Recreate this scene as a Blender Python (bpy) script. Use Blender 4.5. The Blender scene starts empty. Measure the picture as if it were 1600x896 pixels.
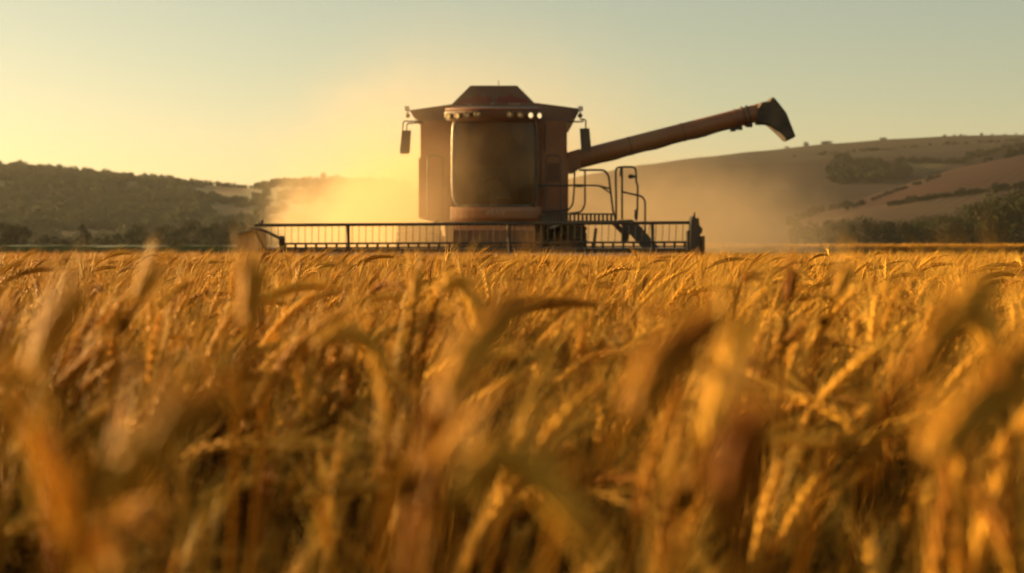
import bpy, math, random
from mathutils import Vector, Matrix, noise as mnoise
random.seed(7)
R = math.radians
sc = bpy.context.scene
col = sc.collection

# ------------------------------------------------------------------ camera
F = 2400.0                 # focal length in pixels of the 1600 px wide photograph
CZ = 1.0                   # camera height
TH = math.atan(64.0 / F)   # slight downward pitch: the horizon sits above the middle
cd = bpy.data.cameras.new('camera')
cam = bpy.data.objects.new('camera', cd)
col.objects.link(cam)
cam.location = (0, 0, CZ)
cam.rotation_euler = (math.pi / 2 - TH, 0, 0)
cd.sensor_width = 36.0
cd.lens = 36.0 * F / 1600.0
cd.clip_start = 0.02
cd.clip_end = 6000
cd.dof.use_dof = True
cd.dof.focus_distance = 6.0
cd.dof.aperture_fstop = cd.lens / 12.0    # a 12 mm wide aperture
cd.dof.aperture_blades = 0
sc.camera = cam

# ------------------------------------------------------------------ sky, sun, exposure
SUN_EL, SUN_AZ = R(9.5), R(-65.0)        # azimuth measured from the view axis, left is negative
world = bpy.data.worlds.new('World')
sc.world = world
world.use_nodes = True
nt = world.node_tree
nt.nodes.clear()
sky = nt.nodes.new('ShaderNodeTexSky')
sky.sky_type = 'NISHITA'
sky.sun_disc = False
sky.sun_elevation = SUN_EL
sky.sun_rotation = SUN_AZ
sky.altitude = 100
sky.air_density = 1.0
sky.dust_density = 0.9
sky.ozone_density = 4.0
tint = nt.nodes.new('ShaderNodeMix')
tint.data_type = 'RGBA'
tint.blend_type = 'MULTIPLY'
tint.inputs['Factor'].default_value = 1.0
tint.inputs[7].default_value = (1.56, 0.94, 0.49, 1)
bg = nt.nodes.new('ShaderNodeBackground')
bg.inputs['Strength'].default_value = 0.063
wo = nt.nodes.new('ShaderNodeOutputWorld')
nt.links.new(sky.outputs[0], tint.inputs[6])
veil = nt.nodes.new('ShaderNodeMix')       # thin even evening veil over the whole sky
veil.data_type = 'RGBA'
veil.inputs['Factor'].default_value = .05
veil.inputs[7].default_value = (9.4, 8.6, 5.6, 1)
nt.links.new(tint.outputs[2], veil.inputs[6])
nt.links.new(veil.outputs[2], bg.inputs[0])
nt.links.new(bg.outputs[0], wo.inputs[0])

sl = bpy.data.lights.new('sun', 'SUN')
sl.energy = 5.0
sl.angle = R(0.5)
sl.color = (1.0, 0.66, 0.27)
sun = bpy.data.objects.new('sun', sl)
col.objects.link(sun)
SD = Vector((math.sin(SUN_AZ) * math.cos(SUN_EL), math.cos(SUN_AZ) * math.cos(SUN_EL), math.sin(SUN_EL)))
sun.rotation_euler = (-SD).to_track_quat('-Z', 'Y').to_euler()
sun.location = SD * 200

sc.view_settings.view_transform = 'Standard'
sc.view_settings.look = 'None'
sc.view_settings.exposure = 1.72
sc.view_settings.gamma = 1.0
sc.view_settings.use_curve_mapping = False
cy = sc.cycles
cy.use_denoising = True
cy.max_bounces = 6
cy.diffuse_bounces = 2
cy.glossy_bounces = 2
cy.transmission_bounces = 4
cy.transparent_max_bounces = 8
cy.volume_bounces = 2
cy.volume_step_rate = 1.0
cy.volume_max_steps = 128
cy.caustics_reflective = False
cy.caustics_refractive = False
cy.sample_clamp_indirect = 6.0

# ------------------------------------------------------------------ helpers
def W(px, py, Y):
    """world point on the plane y = Y seen at pixel (px, py) of the 1600 x 896 photograph"""
    d = Vector((px - 800.0, (448.0 - py) * math.sin(TH) + F * math.cos(TH),
                (448.0 - py) * math.cos(TH) - F * math.sin(TH)))
    return Vector((0, 0, CZ)) + d * (Y / d.y)

def tag(o, label=None, cat=None, group=None, kind=None):
    if label: o['label'] = label
    if cat: o['category'] = cat
    if group: o['group'] = group
    if kind: o['kind'] = kind
    return o

def empty(name, loc):
    o = bpy.data.objects.new(name, None)
    o.location = loc
    o.empty_display_size = 0.2
    col.objects.link(o)
    return o

def root_loc(p):
    v = Vector((0, 0, 0))
    while p is not None:
        v += Vector(p.location)
        p = p.parent
    return v

class MB:
    """collects shapes into one mesh"""
    def __init__(s):
        s.v, s.f, s.m, s.sm = [], [], [], []
    def add(s, vs, fs, mi=0, smooth=False):
        b = len(s.v)
        s.v += [Vector(x) for x in vs]
        for f in fs:
            s.f.append(tuple(b + i for i in f)); s.m.append(mi); s.sm.append(smooth)
    def box(s, x0, x1, y0, y1, z0, z1, mi=0):
        vs = [(x0, y0, z0), (x1, y0, z0), (x1, y1, z0), (x0, y1, z0), (x0, y0, z1), (x1, y0, z1), (x1, y1, z1), (x0, y1, z1)]
        s.add(vs, [(0, 3, 2, 1), (4, 5, 6, 7), (0, 1, 5, 4), (1, 2, 6, 5), (2, 3, 7, 6), (3, 0, 4, 7)], mi)
    def loft(s, loops, mi=0, cap=True, smooth=False, closed=True):
        n = len(loops[0]); vs = [p for L in loops for p in L]; fs = []
        for k in range(len(loops) - 1):
            for i in range(n if closed else n - 1):
                j = (i + 1) % n
                fs.append((k * n + i, k * n + j, (k + 1) * n + j, (k + 1) * n + i))
        s.add(vs, fs, mi, smooth)
        if cap:
            s.add(loops[0], [tuple(reversed(range(n)))], mi)
            s.add(loops[-1], [tuple(range(n))], mi)
    def poly(s, pts, Y0, Y1, mi=0):
        """pixel outline at depth Y0, extruded straight back to Y1"""
        a = [W(x, y, Y0) for x, y in pts]
        s.loft([a, [Vector((p.x, Y1, p.z)) for p in a]], mi)
    def tube(s, pts, r, n=8, mi=0, cap=True, smooth=True):
        pts = [Vector(p) for p in pts]
        rs = r if isinstance(r, (list, tuple)) else [r] * len(pts)
        loops = []; up = None
        for i, p in enumerate(pts):
            t = (pts[min(i + 1, len(pts) - 1)] - pts[max(i - 1, 0)])
            t = t.normalized() if t.length > 1e-9 else Vector((0, 0, 1))
            if up is None:
                up = t.orthogonal().normalized()
            else:
                up = up - t * up.dot(t)
                up = up.normalized() if up.length > 1e-6 else t.orthogonal().normalized()
            b = t.cross(up)
            loops.append([p + (up * math.cos(a) + b * math.sin(a)) * rs[i] for a in [2 * math.pi * k / n for k in range(n)]])
        s.loft(loops, mi, cap, smooth)
    def lathe(s, prof, origin, axis, n=20, mi=0, smooth=True):
        axis = Vector(axis).normalized(); u = axis.orthogonal().normalized(); w = axis.cross(u); o = Vector(origin)
        loops = [[o + axis * h + (u * math.cos(a) + w * math.sin(a)) * max(r, 1e-4) for a in [2 * math.pi * k / n for k in range(n)]] for h, r in prof]
        s.loft(loops, mi, True, smooth)
    def build(s, name, mats, parent=None, bevel=0.0, at=None):
        me = bpy.data.meshes.new(name)
        L = root_loc(parent) if parent is not None else (Vector(at) if at is not None else Vector((0, 0, 0)))
        me.from_pydata([tuple(p - L) for p in s.v], [], s.f)
        if not isinstance(mats, (list, tuple)): mats = [mats]
        for m in mats: me.materials.append(m)
        me.polygons.foreach_set('material_index', s.m)
        me.polygons.foreach_set('use_smooth', s.sm)
        me.update()
        o = bpy.data.objects.new(name, me)
        if parent is not None: o.parent = parent
        elif at is not None: o.location = at
        if bevel:
            md = o.modifiers.new('bevel', 'BEVEL'); md.width = bevel; md.segments = 2; md.limit_method = 'ANGLE'; md.angle_limit = R(35)
        col.objects.link(o)
        return o

def rounded(pts, r, n=4):
    """3-D polyline with rounded corners"""
    pts = [Vector(p) for p in pts]; out = [pts[0]]
    for a, b, c in zip(pts, pts[1:], pts[2:]):
        u, v = (a - b), (c - b)
        k = min(r, u.length * .48, v.length * .48)
        p, q = b + u.normalized() * k, b + v.normalized() * k
        for i in range(n + 1):
            t = i / n
            out.append(p * (1 - t) ** 2 + b * 2 * t * (1 - t) + q * t * t)
    out.append(pts[-1])
    return out

# ------------------------------------------------------------------ materials
def mat(name):
    m = bpy.data.materials.new(name); m.use_nodes = True
    n = m.node_tree.nodes; n.clear()
    out = n.new('ShaderNodeOutputMaterial')
    return m, m.node_tree, out

def N(t, kind, **kw):
    n = t.nodes.new(kind)
    for k, v in kw.items(): setattr(n, k, v)
    return n

def paint(name, c1, c2, rough=0.5, scale=3.0, metal=0.0, bump=0.0, dust=None, dust_amt=0.5):
    """painted or bare surface with dirt: two base colours mixed by noise, plus settled dust"""
    m, t, out = mat(name)
    p = N(t, 'ShaderNodeBsdfPrincipled')
    tc = N(t, 'ShaderNodeTexCoord')
    nz = N(t, 'ShaderNodeTexNoise'); nz.inputs['Scale'].default_value = scale; nz.inputs['Detail'].default_value = 8; nz.inputs['Roughness'].default_value = .65
    t.links.new(tc.outputs['Object'], nz.inputs['Vector'])
    cr = N(t, 'ShaderNodeValToRGB')
    cr.color_ramp.elements[0].position = .35; cr.color_ramp.elements[0].color = (*c1, 1)
    cr.color_ramp.elements[1].position = .68; cr.color_ramp.elements[1].color = (*c2, 1)
    t.links.new(nz.outputs['Fac'], cr.inputs['Fac'])
    src = cr.outputs[0]
    if dust:
        n2 = N(t, 'ShaderNodeTexNoise'); n2.inputs['Scale'].default_value = scale * .45; n2.inputs['Detail'].default_value = 10
        t.links.new(tc.outputs['Object'], n2.inputs['Vector'])
        mr = N(t, 'ShaderNodeMapRange'); mr.inputs[1].default_value = .4; mr.inputs[2].default_value = .75; mr.inputs[4].default_value = dust_amt
        t.links.new(n2.outputs['Fac'], mr.inputs[0])
        mx = N(t, 'ShaderNodeMix', data_type='RGBA'); mx.inputs[7].default_value = (*dust, 1)
        t.links.new(mr.outputs[0], mx.inputs['Factor']); t.links.new(src, mx.inputs[6]); src = mx.outputs[2]
    t.links.new(src, p.inputs['Base Color'])
    p.inputs['Metallic'].default_value = metal
    r2 = N(t, 'ShaderNodeMapRange'); r2.inputs[3].default_value = max(.05, rough - .12); r2.inputs[4].default_value = min(1, rough + .15)
    t.links.new(nz.outputs['Fac'], r2.inputs[0]); t.links.new(r2.outputs[0], p.inputs['Roughness'])
    if bump:
        b = N(t, 'ShaderNodeBump'); b.inputs['Strength'].default_value = bump; b.inputs['Distance'].default_value = .02
        t.links.new(nz.outputs['Fac'], b.inputs['Height']); t.links.new(b.outputs[0], p.inputs['Normal'])
    t.links.new(p.outputs[0], out.inputs[0])
    return m

def plant(name, c1, c2, transl=0.4, rough=0.55, tcol=None, spec=0.4):
    """leaf or straw: colour varies from plant to plant, some light comes through"""
    m, t, out = mat(name)
    oi = N(t, 'ShaderNodeObjectInfo')
    geo = N(t, 'ShaderNodeTexCoord')
    nz = N(t, 'ShaderNodeTexNoise'); nz.inputs['Scale'].default_value = 14; nz.inputs['Detail'].default_value = 3
    t.links.new(geo.outputs['Object'], nz.inputs['Vector'])
    ad = N(t, 'ShaderNodeMath', operation='MULTIPLY_ADD'); ad.inputs[1].default_value = .55; t.links.new(oi.outputs['Random'], ad.inputs[0])
    ml = N(t, 'ShaderNodeMath', operation='MULTIPLY_ADD'); ml.inputs[1].default_value = .9; ml.inputs[2].default_value = -.22
    t.links.new(nz.outputs['Fac'], ml.inputs[0]); t.links.new(ml.outputs[0], ad.inputs[2])
    cr = N(t, 'ShaderNodeValToRGB')
    cr.color_ramp.elements[0].position = .15; cr.color_ramp.elements[0].color = (*c1, 1)
    cr.color_ramp.elements[1].position = .85; cr.color_ramp.elements[1].color = (*c2, 1)
    t.links.new(ad.outputs[0], cr.inputs['Fac'])
    p = N(t, 'ShaderNodeBsdfPrincipled'); p.inputs['Roughness'].default_value = rough
    p.inputs['Specular IOR Level'].default_value = spec
    if tcol: p.inputs['Specular Tint'].default_value = (1.0, .80, .42, 1)
    t.links.new(cr.outputs[0], p.inputs['Base Color'])
    tr = N(t, 'ShaderNodeBsdfTranslucent')
    if tcol:
        mx = N(t, 'ShaderNodeMix', data_type='RGBA', blend_type='MULTIPLY'); mx.inputs['Factor'].default_value = 1; mx.inputs[7].default_value = (*tcol, 1)
        t.links.new(cr.outputs[0], mx.inputs[6]); t.links.new(mx.outputs[2], tr.inputs[0])
    else:
        t.links.new(cr.outputs[0], tr.inputs[0])
    ms = N(t, 'ShaderNodeMixShader'); ms.inputs[0].default_value = transl
    t.links.new(p.outputs[0], ms.inputs[1]); t.links.new(tr.outputs[0], ms.inputs[2]); t.links.new(ms.outputs[0], out.inputs[0])
    return m

M = {}
M['red'] = paint('combine_red_paint', (.17, .054, .017), (.24, .080, .026), .45, 2.0, dust=(.30, .165, .06), dust_amt=.65)
M['roof'] = paint('combine_roof_paint', (.10, .045, .028), (.15, .065, .035), .5, 3.0, dust=(.24, .16, .08), dust_amt=.45)
M['decal'] = paint('dull_red_decal', (.16, .02, .012), (.20, .035, .02), .5, 8.0)
M['dark'] = paint('black_metal', (.018, .014, .011), (.04, .03, .022), .5, 6.0, dust=(.16, .11, .06), dust_amt=.35)
M['rail'] = paint('black_rail_paint', (.02, .016, .012), (.035, .027, .02), .45, 9.0)
M['rubber'] = paint('tyre_rubber', (.022, .019, .016), (.05, .04, .03), .85, 5.0, dust=(.2, .14, .08), dust_amt=.7, bump=.2)
M['rim'] = paint('wheel_rim', (.30, .20, .08), (.36, .25, .10), .5, 4.0, dust=(.22, .15, .08), dust_amt=.6)
M['steel'] = paint('worn_steel', (.30, .26, .21), (.42, .37, .30), .38, 5.0, metal=.7)
M['pale'] = paint('pale_plastic', (.50, .48, .42), (.62, .60, .54), .4, 5.0)
M['seat'] = paint('cab_upholstery', (.035, .024, .016), (.06, .042, .026), .8, 6.0)
M['cabin'] = paint('cab_lining', (.19, .085, .034), (.26, .12, .048), .8, 4.0)
M['letter'] = paint('faded_lettering', (.36, .27, .19), (.44, .34, .25), .6, 20.0)
M['chrome'] = paint('lamp_reflector', (.20, .14, .08), (.30, .22, .13), .25, 10, metal=.8)

def lamp_mat(name, c, s):
    m, t, out = mat(name)
    e = N(t, 'ShaderNodeEmission'); e.inputs[0].default_value = (*c, 1); e.inputs[1].default_value = s
    t.links.new(e.outputs[0], out.inputs[0]); return m
M['lit'] = lamp_mat('lit_lamp', (1.0, .68, .32), .42)
M['dimlit'] = lamp_mat('dim_lamp', (1.0, .55, .2), .08)
M['amber'] = lamp_mat('amber_lamp', (1.0, .55, .12), .26)

def glass_mat():
    m, t, out = mat('dusty_cab_glass')
    tr = N(t, 'ShaderNodeBsdfTransparent'); tr.inputs[0].default_value = (.60, .55, .46, 1)
    gl = N(t, 'ShaderNodeBsdfGlossy'); gl.inputs['Roughness'].default_value = .06; gl.inputs[0].default_value = (.75, .72, .66, 1)
    df = N(t, 'ShaderNodeBsdfDiffuse'); df.inputs[0].default_value = (.34, .165, .05, 1)
    fr = N(t, 'ShaderNodeFresnel'); fr.inputs[0].default_value = 1.30
    a = N(t, 'ShaderNodeMixShader'); b = N(t, 'ShaderNodeMixShader')
    tc = N(t, 'ShaderNodeTexCoord'); nz = N(t, 'ShaderNodeTexNoise'); nz.inputs['Scale'].default_value = 2.2; nz.inputs['Detail'].default_value = 7
    t.links.new(tc.outputs['Object'], nz.inputs['Vector'])
    mr = N(t, 'ShaderNodeMapRange'); mr.inputs[1].default_value = .35; mr.inputs[2].default_value = .72; mr.inputs[3].default_value = .12; mr.inputs[4].default_value = .40
    t.links.new(nz.outputs['Fac'], mr.inputs[0])
    t.links.new(mr.outputs[0], a.inputs[0]); t.links.new(tr.outputs[0], a.inputs[1]); t.links.new(df.outputs[0], a.inputs[2])
    t.links.new(fr.outputs[0], b.inputs[0]); t.links.new(a.outputs[0], b.inputs[1]); t.links.new(gl.outputs[0], b.inputs[2])
    t.links.new(b.outputs[0], out.inputs[0]); return m
M['glass'] = glass_mat()
M['stem'] = plant('wheat_straw', (.05, .018, .003), (.24, .10, .010), .06, .6, (1, .9, .5), .0)  # dirty dry straw, darkened further to imitate shade deep in the crop
M['ear'] = plant('wheat_ear', (.22, .060, .004), (.86, .47, .058), .12, .48, (1, .9, .5), .09)  # dark tone deepened and reddened to put warm shade into the ears
M['awn'] = plant('wheat_awn', (.46, .20, .016), (.88, .56, .10), .26, .45, (1, .95, .6), .12)
M['leaf'] = plant('dry_wheat_leaf', (.05, .018, .003), (.40, .18, .015), .16, .55, (1, .9, .5), .08)  # dry dirty blades, darkened further to stand in for shade between stalks
M['tree'] = plant('tree_leaf', (.012, .017, .006), (.030, .036, .012), .06, .7, (1, 1, .6), .1)
M['hazy'] = plant('scrub_leaf', (.098, .096, .056), (.13, .124, .068), .02, .9, None, .05)  # left-hill scrub, lightened and greyed: distance haze put into the leaf colour
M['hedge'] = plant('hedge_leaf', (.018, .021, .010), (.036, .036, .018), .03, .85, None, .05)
M['bark'] = paint('bark', (.06, .04, .025), (.12, .085, .05), .9, 6, bump=.6)

# ------------------------------------------------------------------ ground
def soil():
    m, t, out = mat('field_soil')
    p = N(t, 'ShaderNodeBsdfPrincipled'); p.inputs['Roughness'].default_value = .95
    tc = N(t, 'ShaderNodeTexCoord')
    n1 = N(t, 'ShaderNodeTexNoise'); n1.inputs['Scale'].default_value = .06; n1.inputs['Detail'].default_value = 8
    n2 = N(t, 'ShaderNodeTexNoise'); n2.inputs['Scale'].default_value = 9; n2.inputs['Detail'].default_value = 10
    for n in (n1, n2): t.links.new(tc.outputs['Object'], n.inputs['Vector'])
    a = N(t, 'ShaderNodeMath', operation='MULTIPLY_ADD'); a.inputs[1].default_value = .5; t.links.new(n1.outputs['Fac'], a.inputs[0])
    b = N(t, 'ShaderNodeMath', operation='MULTIPLY'); b.inputs[1].default_value = .5; t.links.new(n2.outputs['Fac'], b.inputs[0]); t.links.new(b.outputs[0], a.inputs[2])
    cr = N(t, 'ShaderNodeValToRGB'); cr.color_ramp.elements[0].position = .35; cr.color_ramp.elements[0].color = (.035, .022, .012, 1)
    cr.color_ramp.elements[1].position = .66; cr.color_ramp.elements[1].color = (.09, .055, .026, 1)
    t.links.new(a.outputs[0], cr.inputs[0]); t.links.new(cr.outputs[0], p.inputs['Base Color'])
    bp = N(t, 'ShaderNodeBump'); bp.inputs['Strength'].default_value = .8; bp.inputs['Distance'].default_value = .05
    t.links.new(n2.outputs['Fac'], bp.inputs['Height']); t.links.new(bp.outputs[0], p.inputs['Normal'])
    t.links.new(p.outputs[0], out.inputs[0]); return m
g = MB(); g.add([(-1500, -300, 0), (1500, -300, 0), (1500, 1500, 0), (-1500, 1500, 0)], [(0, 1, 2, 3)])
tag(g.build('ground', soil()), kind='structure')

# ------------------------------------------------------------------ hills
def interp(tab, x):
    if x <= tab[0][0]: return tab[0][1]
    for (a, ya), (b, yb) in zip(tab, tab[1:]):
        if x <= b:
            t = (x - a) / (b - a); t = t * t * (3 - 2 * t) * .5 + t * .5
            return ya + (yb - ya) * t
    return tab[-1][1]
LAYERS = [   # ridge line seen at pixel x -> pixel y, ridge distance, foot distance
    ([(-1600, 250), (-900, 232), (-300, 240), (0, 257), (60, 263), (150, 273), (230, 280), (330, 287), (385, 291), (410, 287), (440, 281), (480, 280), (560, 283), (700, 290), (900, 310), (1100, 384)], 520, 215),
    ([(500, 384), (700, 320), (860, 280), (940, 264), (1000, 253), (1100, 241), (1180, 233), (1300, 222), (1400, 215), (1500, 211), (1600, 209), (1900, 202), (2400, 214), (3200, 240)], 720, 330),
    ([(1080, 384), (1160, 372), (1240, 346), (1300, 320), (1380, 293), (1440, 273), (1500, 256), (1560, 244), (1600, 237), (1800, 226), (2300, 244), (3200, 260)], 440, 225)]
def hill_z(x, y):
    px = 800 + x / max(y, 1) * F
    z = -.6
    for tab, yr, ys in LAYERS:
        h = (384 - interp(tab, px)) / F * yr + .2
        if y < ys: k = 0
        elif y < yr:
            u = (y - ys) / (yr - ys); k = u * .55 + u * u * (3 - 2 * u) * .45
        else: k = max(0.0, 1 - ((y - yr) / 420) ** 2 * .8)
        z = max(z, h * k - .4)
    return z + 1.1 * mnoise.noise(Vector((x * .012, y * .012, 0))) * min(1, max(0, z) / 8)
def in_poly(x, y, P):
    c = False
    for i in range(len(P)):
        (x1, y1), (x2, y2) = P[i], P[i - 1]
        if (y1 > y) != (y2 > y) and x < (x2 - x1) * (y - y1) / (y2 - y1) + x1: c = not c
    return c
def proj(p):
    d = p - Vector((0, 0, CZ)); dep = d.y * math.cos(TH) - d.z * math.sin(TH); up = d.y * math.sin(TH) + d.z * math.cos(TH)
    return 800 + d.x / dep * F, 448 - up / dep * F
PATCH = [   # crops on the slopes: outline, colour of the crop or soil
    ([(312, 280), (392, 284), (398, 293), (356, 308), (330, 298)], (.32, .19, .085)),
    ([(328, 318), (372, 322), (400, 332), (404, 346), (352, 346), (330, 336)], (.30, .18, .08)),
    ([(400, 336), (470, 340), (470, 352), (404, 352)], (.24, .14, .07)),
    ([(30, 361), (190, 361), (196, 369), (30, 369)], (.34, .21, .09)),
    ([(196, 283), (222, 284), (222, 291), (200, 292)], (.22, .13, .065)),
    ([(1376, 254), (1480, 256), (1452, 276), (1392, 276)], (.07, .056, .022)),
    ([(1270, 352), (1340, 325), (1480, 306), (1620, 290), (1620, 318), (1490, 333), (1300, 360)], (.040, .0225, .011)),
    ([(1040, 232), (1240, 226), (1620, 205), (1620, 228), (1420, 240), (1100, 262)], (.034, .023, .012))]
def build_hills():
    xs = [-620 + 4.5 * i for i in range(290)]
    ys = [214 + 4.0 * j for j in range(66)] + [478 + 7.0 * j for j in range(60)]
    vs = [(x, y, hill_z(x, y)) for y in ys for x in xs]
    nx = len(xs)
    fs = [(j * nx + i, j * nx + i + 1, (j + 1) * nx + i + 1, (j + 1) * nx + i) for j in range(len(ys) - 1) for i in range(nx - 1)]
    me = bpy.data.meshes.new('hills'); me.from_pydata(vs, [], fs)
    at = me.attributes.new('crop', 'FLOAT_COLOR', 'POINT'); data = []
    for v in vs:
        px, py = proj(Vector(v))
        if px < 700: c = (.155, .145, .085)  # left hillside paled so its colour carries distance haze
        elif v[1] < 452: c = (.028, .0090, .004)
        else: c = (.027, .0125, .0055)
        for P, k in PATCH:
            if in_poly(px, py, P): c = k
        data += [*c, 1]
    at.data.foreach_set('color', data)
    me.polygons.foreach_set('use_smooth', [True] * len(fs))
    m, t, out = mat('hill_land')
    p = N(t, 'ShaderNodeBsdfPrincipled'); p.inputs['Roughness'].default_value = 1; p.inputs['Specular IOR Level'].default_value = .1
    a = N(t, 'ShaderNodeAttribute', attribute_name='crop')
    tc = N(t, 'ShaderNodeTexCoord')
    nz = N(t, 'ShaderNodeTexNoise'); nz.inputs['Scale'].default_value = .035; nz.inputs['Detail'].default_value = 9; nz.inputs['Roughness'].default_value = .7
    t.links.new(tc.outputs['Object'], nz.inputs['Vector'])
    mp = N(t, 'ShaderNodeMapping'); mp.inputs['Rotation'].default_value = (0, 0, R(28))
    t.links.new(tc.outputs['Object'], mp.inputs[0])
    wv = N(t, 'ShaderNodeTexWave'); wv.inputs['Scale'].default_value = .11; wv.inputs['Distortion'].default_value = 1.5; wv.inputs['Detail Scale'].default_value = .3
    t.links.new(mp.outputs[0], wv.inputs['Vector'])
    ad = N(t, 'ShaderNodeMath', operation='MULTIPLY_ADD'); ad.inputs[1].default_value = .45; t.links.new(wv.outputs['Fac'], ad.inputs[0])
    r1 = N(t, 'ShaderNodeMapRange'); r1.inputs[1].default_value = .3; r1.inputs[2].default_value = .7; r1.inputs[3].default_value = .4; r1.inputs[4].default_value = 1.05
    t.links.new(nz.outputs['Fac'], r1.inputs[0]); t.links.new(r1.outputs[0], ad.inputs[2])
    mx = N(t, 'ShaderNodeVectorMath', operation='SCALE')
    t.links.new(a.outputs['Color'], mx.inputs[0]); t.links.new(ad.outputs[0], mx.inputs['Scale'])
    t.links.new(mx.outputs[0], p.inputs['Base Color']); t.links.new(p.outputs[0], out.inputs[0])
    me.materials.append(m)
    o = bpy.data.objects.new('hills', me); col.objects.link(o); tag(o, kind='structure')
build_hills()

# low slabs of standing crop beyond the gap: far wheat on the right, a green crop on the left
def slab(name, x0, x1, y0, y1, h, m, step=1.2, amp=.07):
    b = MB(); nx = int((x1 - x0) / step) + 1; ny = int((y1 - y0) / (step * 3)) + 1
    top = [[Vector((x0 + (x1 - x0) * i / nx, y0 + (y1 - y0) * j / ny + (random.uniform(-.25, .25) if j == 0 else 0), h + random.uniform(-amp, amp))) for i in range(nx + 1)] for j in range(ny + 1)]
    front = [Vector((p.x, p.y + .1, .004)) for p in top[0]]
    b.loft([front] + top, cap=False, closed=False)
    return b.build(name, m)
M['farwheat'] = paint('far_wheat', (.30, .18, .06), (.48, .30, .10), .9, 4.0, bump=.8)
M['farstub'] = paint('stubble', (.30, .19, .075), (.44, .29, .12), .9, 2.0, bump=.8)
M['green'] = paint('green_crop', (.060, .085, .022), (.10, .12, .035), .9, 3.0, bump=.8)
tag(slab('far_wheat_field', 9, 130, 88, 195, .86, M['farwheat']), kind='structure')
tag(slab('green_field', -110, -14.5, 82, 130, .95, M['green']), kind='structure')

# ------------------------------------------------------------------ the combine harvester
def P2(lst, Y): return [W(x, y, Y) for x, y in lst]
YB = 29.6                                   # front of the body
CX = W(771, 384, YB).x
cb = empty('combine_harvester', (CX, 31.0, 0))
tag(cb, 'dusty rust-red combine harvester with wide cutting header and raised unloading auger in the wheat', 'combine harvester')

# body: two front panels left and right of the cab, then the hull behind
def panel(name, pts, Y0, Y1, m, bev=.02, parent=None):
    b = MB(); b.poly(pts, Y0, Y1); return b.build(name, m, parent or cb, bev)
hull = panel('body', [(657, 189), (886, 189), (886, 247), (888, 247), (888, 349), (692, 349), (692, 341), (654, 341), (654, 247), (657, 247)], YB, 35.6, M['red'], .03)
panel('side_panel', [(660, 196), (703, 196), (703, 330), (660, 334)], YB - .035, YB + .03, M['red'], .015)
panel('side_panel', [(846, 196), (882, 196), (884, 332), (846, 330)], YB - .035, YB + .03, M['red'], .015)
panel('panel_seam', [(655, 287), (704, 287), (704, 289), (655, 289)], YB - .05, YB + .01, M['roof'], 0)
panel('panel_seam', [(844, 289), (887, 289), (887, 291), (844, 291)], YB - .05, YB + .01, M['roof'], 0)
panel('rear_hood', [(668, 200), (876, 200), (876, 345), (668, 345)], 35.7, 37.6, M['red'], .12)
# grain tank: flared side extensions and the peaked cover
tank = MB()
tank.poly([(640, 172.5), (706, 163), (838, 161), (907, 170), (899, 184), (886, 190.5), (657, 190.5), (646, 183)], YB + .15, 33.6)
tank.build('grain_tank', M['roof'], cb, .025)
cov = MB()
cov.loft([P2([(704, 165), (839, 165), (808, 134), (735, 134)], 30.4)[:], [p + Vector((0, 2.6, 0)) for p in P2([(704, 165), (839, 165), (808, 134), (735, 134)], 30.4)]])
cover = cov.build('tank_cover', M['roof'], cb, .02)
dc = MB()
dc.poly([(712, 161), (722, 155), (738, 153), (748, 147), (754, 153), (764, 150), (770, 160), (760, 162), (735, 163)], 30.38, 30.41)
dc.poly([(774, 160), (780, 150), (790, 153), (797, 147), (806, 153), (820, 155), (832, 161), (815, 163), (790, 162)], 30.38, 30.41)
dc.build('decal', M['decal'], cover)
an = MB(); an.tube([W(779, 134, 31), W(779, 126, 31)], .008, 6); an.build('antenna', M['rail'], cb)
# roof-edge lamps
for s, x in ((-1, 636), (1, 907.5)):
    m_ = MB(); m_.poly([(x - 4, 166), (x + 3.5, 166.5), (x + 3.5, 173.5), (x - 3, 174)], YB, YB + .09); o = m_.build('roof_lamp', M['pale'], cb, .012)
    m_ = MB(); c0 = W(x + (1 if s < 0 else -1), 181, YB); m_.lathe([(0, .02), (.02, .045), (.09, .045), (.12, .02)], c0 + Vector((0, -.06, 0)), (0, 1, 0), 12)
    m_.tube([c0 + Vector((0, .02, 0)), c0 + Vector((0, .02, .1)), c0 + Vector((-s * .08, .08, .09))], .014, 6); m_.build('indicator_lamp', M['dark'], cb)

# cab
def arc(px, bulge, Yc, half, cx=772.5):
    t = (px - cx) / half
    return Yc - bulge * (1 - t * t)
def curve_loop(y, x0, x1, bulge, Yc, n=14, cx=772.5, half=None):
    half = half or (x1 - x0) / 2
    return [W(x0 + (x1 - x0) * i / n, y, arc(x0 + (x1 - x0) * i / n, bulge, Yc, half, cx)) for i in range(n + 1)]
cabin = MB()                                # walls, floor and back of the cab
cabin.poly([(706, 188), (709, 188), (709, 323), (706, 323)], 28.8, YB - .002)
cabin.poly([(836, 188), (839, 188), (839, 323), (836, 323)], 28.8, YB - .002)
cabin.poly([(709, 188), (836, 188), (836, 323), (709, 323)], YB - .06, YB - .003)
cab = cabin.build('cab', M['cabin'], cb)
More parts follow.
